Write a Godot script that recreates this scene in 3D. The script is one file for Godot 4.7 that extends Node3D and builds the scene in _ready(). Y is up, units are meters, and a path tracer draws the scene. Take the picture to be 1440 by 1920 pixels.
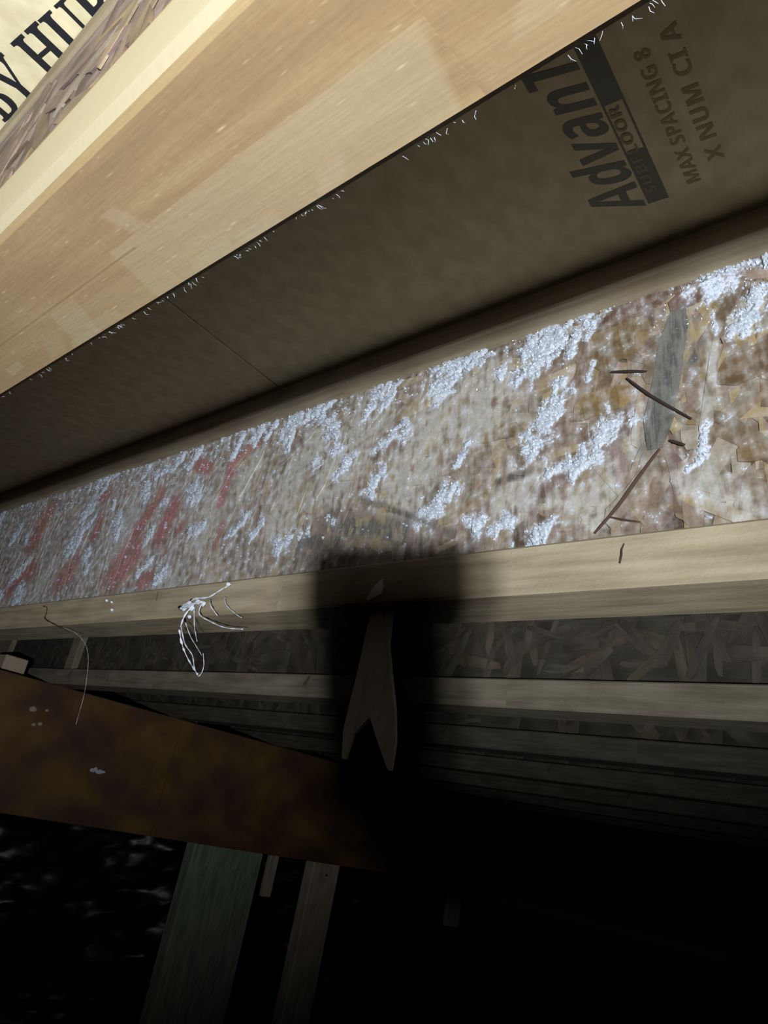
extends Node3D
# A low crawlspace under a floor: mouldy wooden I-joists lit by a twin LED headlamp behind the viewer.
# Heights below are measured from the viewer's eye, which is EYE above the ground.

const EYE := 1.0
const FB := 0.174        # underside of the joists' bottom flanges
const FT := 0.0387       # flange thickness
const FW := 0.0603       # flange width
const TB := 0.4364       # underside of the top flanges
const SUB := 0.462       # underside of the subfloor
const NEARS := [-0.0400, -0.4416, -0.8397, -1.2169, -1.615, -2.010, -2.408, -2.806]
const MW := 2048         # the stain map of the mouldy web
const MH := 512
const MX0 := -2.15
const MX1 := -0.06
const MC := 0.35
const MY0 := 0.205
const MY1 := 0.445

var rng := RandomNumberGenerator.new()
var taken := {}
var mask := {}
var film_map: Image
var crust := PackedFloat32Array()
var M := {}
var CB: Basis            # right, up and back of the viewer


func _ready() -> void:
	rng.seed = 4711
	set_up_view_and_light()
	make_materials()
	build_shell()
	build_girder()
	build_posts()
	build_joists()
	build_prints()
	build_small_things()
	build_stands()


func set_up_view_and_light() -> void:
	CB = Basis(Vector3(0.72188, 0.19099, -0.66514), Vector3(0.12928, 0.90702, 0.40075), Vector3(0.67983, -0.37529, 0.63007)).orthonormalized()
	var cam := Camera3D.new()
	cam.name = "camera"
	cam.transform = Transform3D(CB, Vector3(0, EYE, 0))
	cam.fov = 67.6
	cam.near = 0.01
	cam.far = 30.0
	add_child(cam)
	cam.current = true
	var env := Environment.new()
	env.background_mode = Environment.BG_COLOR
	env.background_color = Color(0.0, 0.0, 0.0)
	env.ambient_light_source = Environment.AMBIENT_SOURCE_DISABLED
	env.tonemap_mode = Environment.TONE_MAPPER_LINEAR
	env.tonemap_exposure = 1.0
	env.sdfgi_enabled = true
	env.ssao_enabled = true
	env.ssil_enabled = true
	var we := WorldEnvironment.new()
	we.name = "surroundings"
	we.environment = env
	add_child(we)
	# the two LEDs of the headlamp, and a wide weak spot added to fill shadows
	for k in 3:
		var s := SpotLight3D.new()
		s.name = "headlamp_and_fill_beam"
		s.light_color = Color(0.93, 0.97, 1.0)
		s.light_energy = [2.05, 1.18, 0.35][k]
		s.spot_range = 12.0
		s.spot_attenuation = 2.0
		s.spot_angle = 52.0
		s.spot_angle_attenuation = 1.2
		s.light_size = [0.005, 0.005, 0.045][k]
		s.shadow_enabled = true
		var at := lamp_spot(k) + lamp_aim() * (0.006 if k < 2 else 0.012)
		s.transform = Transform3D(Basis.looking_at(lamp_aim(), Vector3.UP), at)
		add_child(s, true)


func lamp_spot(k: int) -> Vector3:
	return Vector3(0, EYE, 0) + CB * (Vector3(0.0, 0.045, 0.6) + Vector3(0.021, -0.005, 0.0) * [0.0, 1.0, 0.5][k])


func lamp_aim() -> Vector3:
	return Vector3(-0.68, 0.64, -0.36).normalized()


# ---------------------------------------------------------------- helpers

func numbered(called: String) -> String:
	var k: int = taken.get(called, -1) + 1
	taken[called] = k
	return called if k == 0 else "%s_%03d" % [called, k]


func thing(called: String, label: String, category: String, at: Vector3, group := "") -> Node3D:
	var o := Node3D.new()
	o.name = numbered(called)
	add_child(o)
	o.position = at
	tag(o, label, category, group)
	return o


func tag(o: Node, label: String, category: String, group := "") -> void:
	o.set_meta("label", label)
	o.set_meta("category", category)
	if group:
		o.set_meta("group", group)


func surf(flat := true) -> SurfaceTool:
	var st := SurfaceTool.new()
	st.begin(Mesh.PRIMITIVE_TRIANGLES)
	st.set_smooth_group(-1 if flat else 0)
	return st


func obj(called: String, st: SurfaceTool, m: Material, parent: Node = null) -> MeshInstance3D:
	st.generate_normals()
	var o := MeshInstance3D.new()
	o.mesh = st.commit()
	o.material_override = m
	o.name = called if parent else numbered(called)
	if parent:
		parent.add_child(o, true)
	else:
		add_child(o)
	return o


func struct(called: String, st: SurfaceTool, m: Material) -> MeshInstance3D:
	var o := obj(called, st, m)
	o.set_meta("kind", "structure")
	return o


func tri(st: SurfaceTool, a: Vector3, b: Vector3, c: Vector3, ua := Vector2.ZERO, ub := Vector2.ZERO, uc := Vector2.ZERO) -> void:
	st.set_uv(ua)
	st.add_vertex(a)
	st.set_uv(uc)
	st.add_vertex(c)
	st.set_uv(ub)
	st.add_vertex(b)


func quad(st: SurfaceTool, a: Vector3, b: Vector3, c: Vector3, d: Vector3, ua := Vector2(0, 0), ub := Vector2(1, 0), uc := Vector2(1, 1), ud := Vector2(0, 1)) -> void:
	tri(st, a, b, c, ua, ub, uc)
	tri(st, a, c, d, ua, uc, ud)


# a prism of a closed outline (counterclockwise seen from +x, as (y, z)) drawn out along x; u runs along x, v round the outline
func prism_x(st: SurfaceTool, outline: Array, x0: float, x1: float, ulen: float, vlen: float) -> void:
	var n := outline.size()
	var v := 0.0
	for i in n:
		var a: Vector2 = outline[i]
		var b: Vector2 = outline[(i + 1) % n]
		var w := v + a.distance_to(b)
		quad(st, Vector3(x0, a.x, a.y), Vector3(x0, b.x, b.y), Vector3(x1, b.x, b.y), Vector3(x1, a.x, a.y), Vector2(x0 / ulen, v / vlen), Vector2(x0 / ulen, w / vlen), Vector2(x1 / ulen, w / vlen), Vector2(x1 / ulen, v / vlen))
		v = w
	for i in range(1, n - 1):
		var p: Vector2 = outline[0]
		var q: Vector2 = outline[i]
		var r: Vector2 = outline[i + 1]
		tri(st, Vector3(x1, p.x, p.y), Vector3(x1, r.x, r.y), Vector3(x1, q.x, q.y), Vector2(p.x, p.y) * 5, Vector2(r.x, r.y) * 5, Vector2(q.x, q.y) * 5)
		tri(st, Vector3(x0, p.x, p.y), Vector3(x0, q.x, q.y), Vector3(x0, r.x, r.y), Vector2(p.x, p.y) * 5, Vector2(q.x, q.y) * 5, Vector2(r.x, r.y) * 5)


# the outline (y, z) of a bar with chamfered edges, starting at its near bottom edge and going far, up, near, down
func bar_outline(y0: float, y1: float, zn: float, zf: float, c: float) -> Array:
	return [Vector2(y0, zn - c), Vector2(y0, zf + c), Vector2(y0 + c, zf), Vector2(y1 - c, zf), Vector2(y1, zf + c), Vector2(y1, zn - c), Vector2(y1 - c, zn), Vector2(y0 + c, zn)]


# a box with chamfered edges between two corners
func bevel_box(st: SurfaceTool, lo: Vector3, hi: Vector3, c: float) -> void:
	var s := (hi - lo) * 0.5
	var m := (hi + lo) * 0.5
	for ax in 3:
		var b := (ax + 1) % 3
		var d := (ax + 2) % 3
		for sg in [-1.0, 1.0]:
			var p := []
			for k in [[-1, -1], [1, -1], [1, 1], [-1, 1]]:
				var v := Vector3.ZERO
				v[ax] = sg * s[ax]
				v[b] = k[0] * (s[b] - c)
				v[d] = k[1] * (s[d] - c)
				p.append(m + v)
			if sg < 0:
				p.reverse()
			var uv := func(q: Vector3) -> Vector2: return Vector2(q[b], q[d])
			quad(st, p[0], p[1], p[2], p[3], uv.call(p[0]), uv.call(p[1]), uv.call(p[2]), uv.call(p[3]))
	for ax in 3:            # the chamfers along each axis
		var b := (ax + 1) % 3
		var d := (ax + 2) % 3
		for k in [[-1, -1], [1, -1], [1, 1], [-1, 1]]:
			var q := []
			for e in [[-1, 0], [1, 0], [1, 1], [-1, 1]]:
				var v := Vector3.ZERO
				v[ax] = e[0] * (s[ax] - c)
				v[b] = k[0] * (s[b] - (c if e[1] == 0 else 0.0))
				v[d] = k[1] * (s[d] - (0.0 if e[1] == 0 else c))
				q.append(m + v)
			if (q[1] - q[0]).cross(q[2] - q[0]).dot((q[0] + q[2]) * 0.5 - m) < 0:
				q.reverse()
			quad(st, q[0], q[1], q[2], q[3])
	for i in 8:             # the corners
		var g := Vector3(1 if i & 1 else -1, 1 if i & 2 else -1, 1 if i & 4 else -1)
		var q := []
		for ax in 3:
			var v := Vector3.ZERO
			for e in 3:
				v[e] = g[e] * (s[e] - (0.0 if e == ax else c))
			q.append(m + v)
		if (q[1] - q[0]).cross(q[2] - q[0]).dot(g) < 0:
			q.reverse()
		tri(st, q[0], q[1], q[2])


# a tube along points with a radius at each
func tube(st: SurfaceTool, pts: Array, radii: Array, sides := 6) -> void:
	var rings := []
	var last := Vector3.ZERO
	for i in pts.size():
		var t: Vector3 = (pts[mini(i + 1, pts.size() - 1)] - pts[maxi(i - 1, 0)]).normalized()
		if last == Vector3.ZERO:
			last = t.cross(Vector3(0.3, 0.9, 0.31)).normalized()
		last = (last - t * last.dot(t)).normalized()
		var b := t.cross(last)
		var ring := []
		for k in sides:
			var a := TAU * k / sides
			ring.append(pts[i] + (last * cos(a) + b * sin(a)) * radii[i])
		rings.append(ring)
	for i in rings.size() - 1:
		for k in sides:
			var l := (k + 1) % sides
			var u0 := float(k) / sides
			var u1 := float(k + 1) / sides
			quad(st, rings[i][k], rings[i][l], rings[i + 1][l], rings[i + 1][k], Vector2(i, u0), Vector2(i, u1), Vector2(i + 1, u1), Vector2(i + 1, u0))
	for k in sides:
		tri(st, pts[0], rings[0][(k + 1) % sides], rings[0][k])
		tri(st, pts[-1], rings[-1][k], rings[-1][(k + 1) % sides])


func curve(pts: Array, n: int) -> Array:
	var out := []
	for i in pts.size() - 1:
		var p0: Vector3 = pts[maxi(i - 1, 0)]
		var p3: Vector3 = pts[mini(i + 2, pts.size() - 1)]
		for k in n:
			out.append(pts[i].cubic_interpolate(pts[i + 1], p0, p3, float(k) / n))
	out.append(pts[-1])
	return out


func noise(sd: int, freq: float, octaves := 3) -> FastNoiseLite:
	var n := FastNoiseLite.new()
	n.seed = sd
	n.noise_type = FastNoiseLite.TYPE_SIMPLEX_SMOOTH
	n.frequency = freq
	n.fractal_octaves = octaves
	n.fractal_type = FastNoiseLite.FRACTAL_FBM if octaves > 1 else FastNoiseLite.FRACTAL_NONE
	return n


# ---------------------------------------------------------------- materials

# sawn timber: w x h pixels for xlen metres along the grain and ylen across it; gives [colour, height]
func timber(w: int, h: int, xlen: float, ylen: float, sd: int, dark: Color, mid: Color, pale: Color, marks := []) -> Array:
	var n1 := noise(sd, 1.0, 3)
	var n2 := noise(sd + 1, 1.0, 2)
	var n3 := noise(sd + 2, 1.0, 2)
	var d := PackedByteArray()
	d.resize(w * h * 3)
	var e := PackedByteArray()
	e.resize(w * h)
	var i := 0
	for y in h:
		var p := ylen * y / h
		for x in w:
			var q := xlen * x / w
			var band := n1.get_noise_2d(q * 4.0 + sd, p * 90.0)
			var broad := n2.get_noise_2d(q * 9.0, p * 34.0 + 7.0)
			var pore := n3.get_noise_2d(q * 45.0, p * 650.0)
			var cross := n3.get_noise_2d(q * 200.0 + p * 160.0, p * 190.0)
			var t := clampf(0.5 + band * 0.55 + broad * 0.5 + pore * 0.11 + cross * 0.10, 0.0, 1.0)
			var c := dark.lerp(mid, t * 2.0) if t < 0.5 else mid.lerp(pale, t * 2.0 - 1.0)
			d[i * 3] = int(c.r * 255.0)
			d[i * 3 + 1] = int(c.g * 255.0)
			d[i * 3 + 2] = int(c.b * 255.0)
			e[i] = int(clampf(0.5 + pore * 0.35 + cross * 0.35 + band * 0.2, 0.0, 1.0) * 255.0)
			i += 1
	for m in marks:         # [x0, x1, skew, y0, y1, colour, share]: glued pieces and knots in a tone of their own
		var col: Color = m[5]
		for y in range(int(m[3] / ylen * h), mini(h, int(m[4] / ylen * h))):
			var sh: float = m[2] * (float(y) / h * ylen - m[3])
			var a := clampi(int((m[0] + sh) / xlen * w), 0, w)
			var b := clampi(int((m[1] + sh) / xlen * w), 0, w)
			for x in range(a, b):
				var k := (y * w + x) * 3
				var s: float = m[6] * clampf(mini(x - a, b - x) / 10.0, 0.0, 1.0)
				d[k] = int(lerpf(d[k], col.r * 255.0, s))
				d[k + 1] = int(lerpf(d[k + 1], col.g * 255.0, s))
				d[k + 2] = int(lerpf(d[k + 2], col.b * 255.0, s))
	return [ImageTexture.create_from_image(Image.create_from_data(w, h, false, Image.FORMAT_RGB8, d)), ImageTexture.create_from_image(Image.create_from_data(w, h, false, Image.FORMAT_L8, e))]


func wood(tex: Array, bump := 0.02, rough := 0.8) -> StandardMaterial3D:
	var m := StandardMaterial3D.new()
	m.albedo_texture = tex[0]
	m.roughness = rough
	m.metallic_specular = 0.3
	m.heightmap_enabled = true
	m.heightmap_texture = tex[1]
	m.heightmap_scale = bump
	return m


func plain(c: Color, rough := 0.8, spec := 0.4) -> StandardMaterial3D:
	var m := StandardMaterial3D.new()
	m.albedo_color = c
	m.roughness = rough
	m.metallic_specular = spec
	return m


func tri_noise(c0: Color, c1: Color, c2: Color, freq: float, scale: Vector3, sd: int, rough := 0.85, bump := 0.0) -> StandardMaterial3D:
	var m := StandardMaterial3D.new()
	var g := Gradient.new()
	g.offsets = PackedFloat32Array([0.15, 0.5, 0.85])
	g.colors = PackedColorArray([c0, c1, c2])
	var t := NoiseTexture2D.new()
	t.width = 512
	t.height = 512
	t.seamless = true
	t.noise = noise(sd, freq, 5)
	t.color_ramp = g
	m.albedo_texture = t
	m.uv1_triplanar = true
	m.uv1_world_triplanar = true
	m.uv1_scale = scale
	m.roughness = rough
	m.metallic_specular = 0.3
	if bump > 0.0:
		var b := NoiseTexture2D.new()
		b.width = 512
		b.height = 512
		b.seamless = true
		b.noise = noise(sd + 9, freq * 2.0, 4)
		m.heightmap_enabled = true
		m.heightmap_texture = b
		m.heightmap_scale = bump
	return m


func make_materials() -> void:
	# the flange overhead: .5 m x .198 m round its outline; underside first (near edge at v = 0)
	var br := Color(0.525, 0.428, 0.308)
	var marks := [
		[0.0, 0.344, -0.5, 0.040, 0.0603, Color(0.545, 0.455, 0.335), 0.5],
		[0.345, 0.50, -0.25, 0.030, 0.0603, Color(0.575, 0.51, 0.405), 0.5],
		[0.28, 0.305, -0.6, 0.036, 0.0603, Color(0.57, 0.51, 0.42), 0.45],
		[0.36, 0.372, 0.3, 0.018, 0.030, Color(0.60, 0.53, 0.43), 0.4],
		[0.20, 0.36, 0.0, 0.0335, 0.0345, Color(0.45, 0.34, 0.24), 0.5],
		[0.02, 0.24, 0.0, 0.0300, 0.0308, Color(0.46, 0.35, 0.25), 0.4],
		[0.0, 0.5, 0.0, 0.1575, 0.198, Color(0.60, 0.56, 0.46), 0.8],
		[0.0, 0.5, 0.0, 0.0, 0.003, Color(0.66, 0.56, 0.40), 0.7]]
	for i in 220:           # pale raised fibres
		var fx := rng.randf() * 0.5
		var fy := rng.randf() * 0.06
		marks.append([fx, fx + rng.randf_range(0.001, 0.006), rng.randf_range(-2.0, 2.0), fy, fy + rng.randf_range(0.0003, 0.0008), Color(0.68, 0.59, 0.48), rng.randf_range(0.3, 0.8)])
	for i in 12:            # scuffed fuzzy patches near the far edge
		var fx := rng.randf() * 0.47
		var fy := rng.randf_range(0.040, 0.055)
		marks.append([fx, fx + rng.randf_range(0.008, 0.03), rng.randf_range(-1.5, 0.0), fy, fy + rng.randf_range(0.003, 0.009), Color(0.60, 0.55, 0.46), rng.randf_range(0.2, 0.4)])
	M.over = wood(timber(2048, 640, 0.5, 0.198, 21, br.darkened(0.06), br, Color(0.56, 0.472, 0.345), marks), 0.008)
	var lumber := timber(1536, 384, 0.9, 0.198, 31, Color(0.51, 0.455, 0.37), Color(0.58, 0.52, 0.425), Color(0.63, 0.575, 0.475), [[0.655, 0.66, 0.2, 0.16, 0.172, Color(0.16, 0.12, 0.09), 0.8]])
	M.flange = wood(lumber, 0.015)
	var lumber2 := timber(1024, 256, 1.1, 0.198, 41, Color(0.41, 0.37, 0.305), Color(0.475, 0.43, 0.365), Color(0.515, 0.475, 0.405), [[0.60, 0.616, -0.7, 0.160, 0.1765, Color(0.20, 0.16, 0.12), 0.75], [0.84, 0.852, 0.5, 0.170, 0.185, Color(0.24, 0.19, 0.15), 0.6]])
	M.flange_far = wood(lumber2, 0.02)  # third joist: wood darkened, part of the light falloff is in its colour
	M.flange_dimmed = wood(timber(768, 256, 1.1, 0.198, 45, Color(0.25, 0.225, 0.19), Color(0.295, 0.265, 0.225), Color(0.33, 0.30, 0.26), [[0.60, 0.616, -0.7, 0.160, 0.1765, Color(0.18, 0.14, 0.11), 0.75]]), 0.02)  # same wood darker still, the fading light painted in from the fourth joist on
	M.girder = tri_noise(Color(0.27, 0.185, 0.15), Color(0.335, 0.24, 0.15), Color(0.40, 0.30, 0.16), 0.008, Vector3(1.6, 1.6, 1.2), 51, 0.6, 0.01)
	M.treated = wood(timber(512, 256, 0.8, 0.3, 61, Color(0.37, 0.395, 0.325), Color(0.44, 0.47, 0.39), Color(0.50, 0.52, 0.44)), 0.02)
	M.stud = wood(timber(512, 128, 0.8, 0.14, 71, Color(0.54, 0.475, 0.40), Color(0.61, 0.54, 0.46), Color(0.66, 0.595, 0.52)), 0.02)
	M.sill = plain(Color(0.86, 0.83, 0.80), 0.85, 0.3)
	M.splinter = wood(timber(512, 128, 0.2, 0.06, 81, Color(0.76, 0.75, 0.74), Color(0.83, 0.82, 0.82), Color(0.88, 0.88, 0.88)), 0.02)
	M.sub = tri_noise(Color(0.80, 0.745, 0.60), Color(0.84, 0.785, 0.64), Color(0.88, 0.825, 0.68), 0.02, Vector3(4, 4, 3), 91, 0.8, 0.01)
	M.ink = plain(Color(0.50, 0.49, 0.45), 0.8, 0.2)
	M.ink_faint = plain(Color(0.64, 0.58, 0.46), 0.8, 0.2)
	M.ink_bold = plain(Color(0.15, 0.15, 0.16), 0.8, 0.2)
	M.ink_pale = plain(Color(0.60, 0.55, 0.46), 0.8, 0.2)
	M.soil = tri_noise(Color(0.05, 0.04, 0.03), Color(0.10, 0.08, 0.06), Color(0.15, 0.12, 0.10), 0.02, Vector3(1, 1, 1), 101, 0.95, 0.5)
	M.concrete = tri_noise(Color(0.10, 0.10, 0.10), Color(0.15, 0.15, 0.145), Color(0.20, 0.20, 0.19), 0.02, Vector3(1, 1, 1), 111, 0.9, 0.1)
	M.plastic = plain(Color(0.05, 0.05, 0.052), 0.42, 0.55)
	M.white = plain(Color(0.84, 0.85, 0.88), 0.4, 0.5)
	M.mould = tri_noise(Color(0.57, 0.585, 0.62), Color(0.655, 0.67, 0.70), Color(0.74, 0.755, 0.785), 0.05, Vector3(12, 12, 12), 121, 0.55, 0.02)
	M.cobweb = plain(Color(0.80, 0.81, 0.84), 0.6)
	M.cobweb.backlight_enabled = true
	M.cobweb.backlight = Color(0.4, 0.4, 0.42)
	M.twig = plain(Color(0.19, 0.14, 0.12), 0.8)
	M.twig_pale = plain(Color(0.27, 0.19, 0.15), 0.8)
	M.black = plain(Color(0.02, 0.02, 0.022), 0.5)
	M.steel = plain(Color(0.35, 0.35, 0.36), 0.35)
	M.steel.metallic = 0.9
	var lens := plain(Color(0.9, 0.9, 0.85), 0.3)
	lens.emission_enabled = true
	lens.emission = Color(0.93, 0.97, 1.0)
	lens.emission_energy_multiplier = 1.5
	M.lens = lens


# ---------------------------------------------------------------- the mouldy web: its stains, its crust and its strands

func web_u(x: float) -> float:
	return log((MC - x) / (MC - MX1)) / log((MC - MX0) / (MC - MX1))


func web_x(u: float) -> float:
	return MC - (MC - MX1) * pow((MC - MX0) / (MC - MX1), u)


func web_uv(x: float, y: float) -> Vector2:
	return Vector2(web_u(x), (MY1 - y) / (MY1 - MY0))


# a rounded streak from one point of the web to another, in millimetres
func spot(kind: String, x0: float, y0: float, x1: float, y1: float, r: float) -> void:
	var arr: PackedFloat32Array = mask[kind]
	var a := Vector2(x0, y0) * 0.001
	var b := Vector2(x1, y1) * 0.001
	var rad := r * 0.001
	var pad := rad * 2.2
	var c0 := clampi(int(web_u(minf(maxf(a.x, b.x) + pad, MX1)) * MW), 0, MW - 1)
	var c1 := clampi(int(web_u(minf(a.x, b.x) - pad) * MW), 0, MW - 1)
	var r0 := clampi(int((MY1 - maxf(a.y, b.y) - pad) / (MY1 - MY0) * MH), 0, MH - 1)
	var r1 := clampi(int((MY1 - minf(a.y, b.y) + pad) / (MY1 - MY0) * MH), 0, MH - 1)
	var ab := b - a
	var l2 := maxf(ab.length_squared(), 1e-8)
	for c in range(c0, c1 + 1):
		var x := web_x((c + 0.5) / MW)
		for w in range(r0, r1 + 1):
			var p := Vector2(x, MY1 - (w + 0.5) / MH * (MY1 - MY0))
			var t := clampf((p - a).dot(ab) / l2, 0.0, 1.0)
			var d := p.distance_to(a + ab * t) / rad
			if d < 2.2:
				var s := 1.0 - smoothstep(0.1, 2.2, d)
				var k := w * MW + c
				if s > arr[k]:
					arr[k] = s
	mask[kind] = arr


func paint_web() -> void:
	for k in ["W", "F", "R", "D"]:
		var a := PackedFloat32Array()
		a.resize(MW * MH)
		mask[k] = a
	spot("W", -327, 452, -353, 401, 17)
	spot("W", -335, 424, -346, 399, 16)
	spot("W", -306, 449, -303, 431, 7)
	spot("W", -167, 460, -194, 423, 16)
	spot("W", -156, 435, -162, 448, 10)
	spot("W", -159, 402, -172, 376, 11)
	spot("W", -453, 433, -459, 405, 17)
	spot("W", -417, 438, -439, 425, 11)
	spot("W", -384, 405, -384, 400, 6)
	spot("W", -318, 366, -337, 311, 11)
	spot("W", -341, 322, -341, 306, 10)
	spot("W", -420, 287, -456, 261, 9)
	spot("W", -433, 273, -440, 263, 10)
	spot("W", -393, 254, -384, 248, 9)
	spot("W", -352, 251, -368, 239, 7)
	spot("W", -315, 239, -328, 231, 8)
	spot("W", -268, 320, -292, 285, 10)
	spot("W", -279, 295, -318, 287, 7)
	spot("W", -241, 319, -252, 316, 4)
	spot("W", -617, 447, -666, 428, 11)
	spot("W", -621, 404, -596, 364, 10)
	spot("W", -788, 444, -842, 444, 10)
	spot("W", -747, 443, -749, 437, 6)
	spot("W", -878, 367, -871, 352, 15)
	spot("W", -1098, 451, -1195, 435, 11)
	spot("W", -1492, 446, -1519, 442, 11)
	spot("W", -1616, 436, -1617, 403, 12)
	spot("W", -1205, 337, -1198, 322, 12)
	spot("W", -1141, 300, -1146, 290, 10)
	spot("W", -1434, 364, -1423, 347, 6)
	spot("W", -958, 316, -965, 297, 8)
	spot("W", -936, 266, -961, 248, 6)
	spot("W", -888, 249, -903, 237, 8)
	spot("W", -1112, 385, -1110, 371, 5)
	spot("W", -945, 356, -959, 355, 5)
	spot("W", -515, 363, -532, 354, 9)
	spot("W", -500, 375, -491, 355, 7)
	spot("W", -517, 326, -530, 305, 9)
	spot("W", -537, 303, -515, 292, 6)
	spot("W", -412, 332, -419, 311, 5)
	spot("W", -193, 302, -195, 283, 4)
	spot("W", -205, 267, -194, 275, 3)
	spot("W", -189, 375, -192, 395, 2)
	spot("W", -736, 306, -758, 285, 7)
	spot("W", -699, 291, -713, 276, 6)
	spot("W", -688, 420, -690, 384, 5)
	spot("W", -289, 382, -293, 367, 3)
	spot("W", -586, 280, -568, 274, 5)
	spot("W", -1164, 365, -1193, 340, 6)
	spot("W", -960, 413, -1003, 412, 8)
	spot("F", -446, 399, -480, 305, 26)
	spot("F", -460, 307, -480, 277, 15)
	spot("F", -554, 408, -585, 329, 24)
	spot("F", -663, 350, -669, 290, 18)
	spot("F", -390, 386, -405, 353, 23)
	spot("F", -750, 392, -764, 335, 10)
	spot("F", -1258, 286, -1287, 246, 12)
	spot("F", -344, 287, -356, 259, 15)
	spot("F", -306, 261, -277, 248, 9)
	spot("F", -266, 273, -276, 239, 11)
	spot("F", -236, 331, -240, 295, 10)
	spot("F", -191, 385, -196, 282, 4)
	spot("F", -204, 262, -168, 232, 10)
	spot("F", -638, 387, -660, 343, 15)
	spot("F", -1048, 358, -1047, 306, 23)
	spot("F", -823, 326, -829, 289, 16)
	spot("F", -866, 242, -894, 222, 9)
	spot("R", -752, 415, -806, 390, 7)
	spot("R", -801, 392, -803, 334, 7)
	spot("R", -899, 408, -856, 393, 9)
	spot("R", -783, 302, -785, 270, 4)
	spot("R", -1147, 400, -1161, 395, 10)
	spot("R", -1373, 399, -1387, 348, 21)
	spot("R", -970, 368, -1005, 318, 11)
	spot("R", -919, 343, -932, 301, 13)
	spot("R", -999, 280, -1023, 258, 27)
	spot("R", -1181, 275, -1207, 259, 18)
	spot("R", -1353, 284, -1408, 268, 21)
	spot("R", -926, 243, -943, 236, 10)
	spot("R", -1140, 357, -1145, 326, 8)
	spot("R", -879, 314, -887, 304, 4)
	spot("D", -585, 276, -474, 254, 11)
	spot("D", -632, 263, -561, 253, 8)
	spot("D", -535, 296, -409, 244, 3)
	spot("D", -371, 286, -339, 291, 3)
	spot("D", -216, 400, -226, 345, 9)
	spot("D", -228, 340, -234, 292, 7)
	spot("D", -203, 372, -206, 360, 5)
	for i in 16:            # runs of mould down the left half
		var sx := rng.randf_range(-1500, -560)
		var sy := rng.randf_range(225, 425)
		spot("W", sx, sy, sx + rng.randf_range(-45, 20), sy - rng.randf_range(3, 30), rng.randf_range(5, 15))
	for i in 20:            # dusty patches close under the top flange
		var sx := rng.randf_range(-1200, -280)
		spot("W", sx, 430, sx - 12, rng.randf_range(395, 425), rng.randf_range(4, 10))
	crust.resize(MW * MH)
	var fine := noise(5, 1.0, 3)
	var med := noise(6, 1.0, 3)
	var run := noise(7, 1.0, 3)
	var d := PackedByteArray()
	d.resize(MW * MH * 4)
	var W: PackedFloat32Array = mask.W
	var F: PackedFloat32Array = mask.F
	var R: PackedFloat32Array = mask.R
	var D: PackedFloat32Array = mask.D
	for c in MW:
		var x := web_x((c + 0.5) / MW)
		var left := smoothstep(-0.5, -1.0, x)  # film painted lighter to the left, making up for weak lamp light
		for w in MH:
			var y := MY1 - (w + 0.5) / MH * (MY1 - MY0)
			var k := w * MW + c
			var nf := fine.get_noise_2d(x * 330.0, y * 330.0)
			var nm := med.get_noise_2d(x * 70.0, y * 70.0)
			var ns := run.get_noise_2d(x * 110.0 + y * 20.0, y * 20.0)
			# grey-beige film in runs, a thinner haze of it everywhere
			var af := clampf(F[k] * (0.60 + 0.55 * ns + 0.2 * nm) + 0.34 + 0.25 * left - 0.16 * smoothstep(-0.42, -0.25, x) + 0.34 * ns + 0.36 * nm, 0.0, 0.80)
			var cr := 0.66 + 0.07 * nm + 0.05 * left
			var cg := 0.635 + 0.07 * nm + 0.045 * left
			var cb := 0.59 + 0.07 * nm + 0.06 * left + 0.06 * maxf(ns, 0.0)
			var a := af
			var haze := smoothstep(0.15, 0.9, W[k] + 0.6 * nm + 0.35 * ns + 0.28 * left) * 0.66
			if haze > 0.0:
				cr = lerpf(cr, 0.725, haze)
				cg = lerpf(cg, 0.735, haze)
				cb = lerpf(cb, 0.765, haze)
				a = maxf(a, haze)
			var s := clampf(D[k] * (0.75 + 0.5 * nm + 0.7 * ns), 0.0, 0.85)
			if s > 0.0:
				var fib := 0.16 * run.get_noise_2d(x * 700.0 + y * 60.0, y * 30.0)
				cr = lerpf(cr, 0.27 + fib, s)
				cg = lerpf(cg, 0.265 + fib, s)
				cb = lerpf(cb, 0.25 + fib, s)
				a = maxf(a, s)
			s = clampf(R[k] * (0.85 + 0.7 * nf + 0.6 * ns + 0.5 * nm) - 0.10, 0.0, 0.70)
			if s > 0.0:
				cr = lerpf(cr, 0.66, s)
				cg = lerpf(cg, 0.33, s)
				cb = lerpf(cb, 0.335, s)
				a = maxf(a, s)
			var ww := W[k] * 1.0 + 0.50 * nf + 0.75 * nm + 0.40 * ns
			var loose := nf + 0.75 * nm + 0.3 * ns + 0.12 * smoothstep(0.36, 0.43, y) + 0.08 * left
			var aw := smoothstep(0.42, 0.95, ww)
			aw = maxf(aw, smoothstep(0.58, 0.85, loose) * 0.7)
			aw *= 1.0 - 0.8 * D[k]
			ww -= 0.5 * D[k]
			crust[k] = maxf(ww - 0.74, (loose - 0.80) * 1.2)
			if aw > 0.0:
				cr = lerpf(cr, 0.78, aw)
				cg = lerpf(cg, 0.795, aw)
				cb = lerpf(cb, 0.84, aw)
				a = maxf(a, aw)
			d[k * 4] = int(clampf(cr, 0.0, 1.0) * 255.0)
			d[k * 4 + 1] = int(clampf(cg, 0.0, 1.0) * 255.0)
			d[k * 4 + 2] = int(clampf(cb, 0.0, 1.0) * 255.0)
			d[k * 4 + 3] = int(a * 255.0)
	film_map = Image.create_from_data(MW, MH, false, Image.FORMAT_RGBA8, d)


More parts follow.
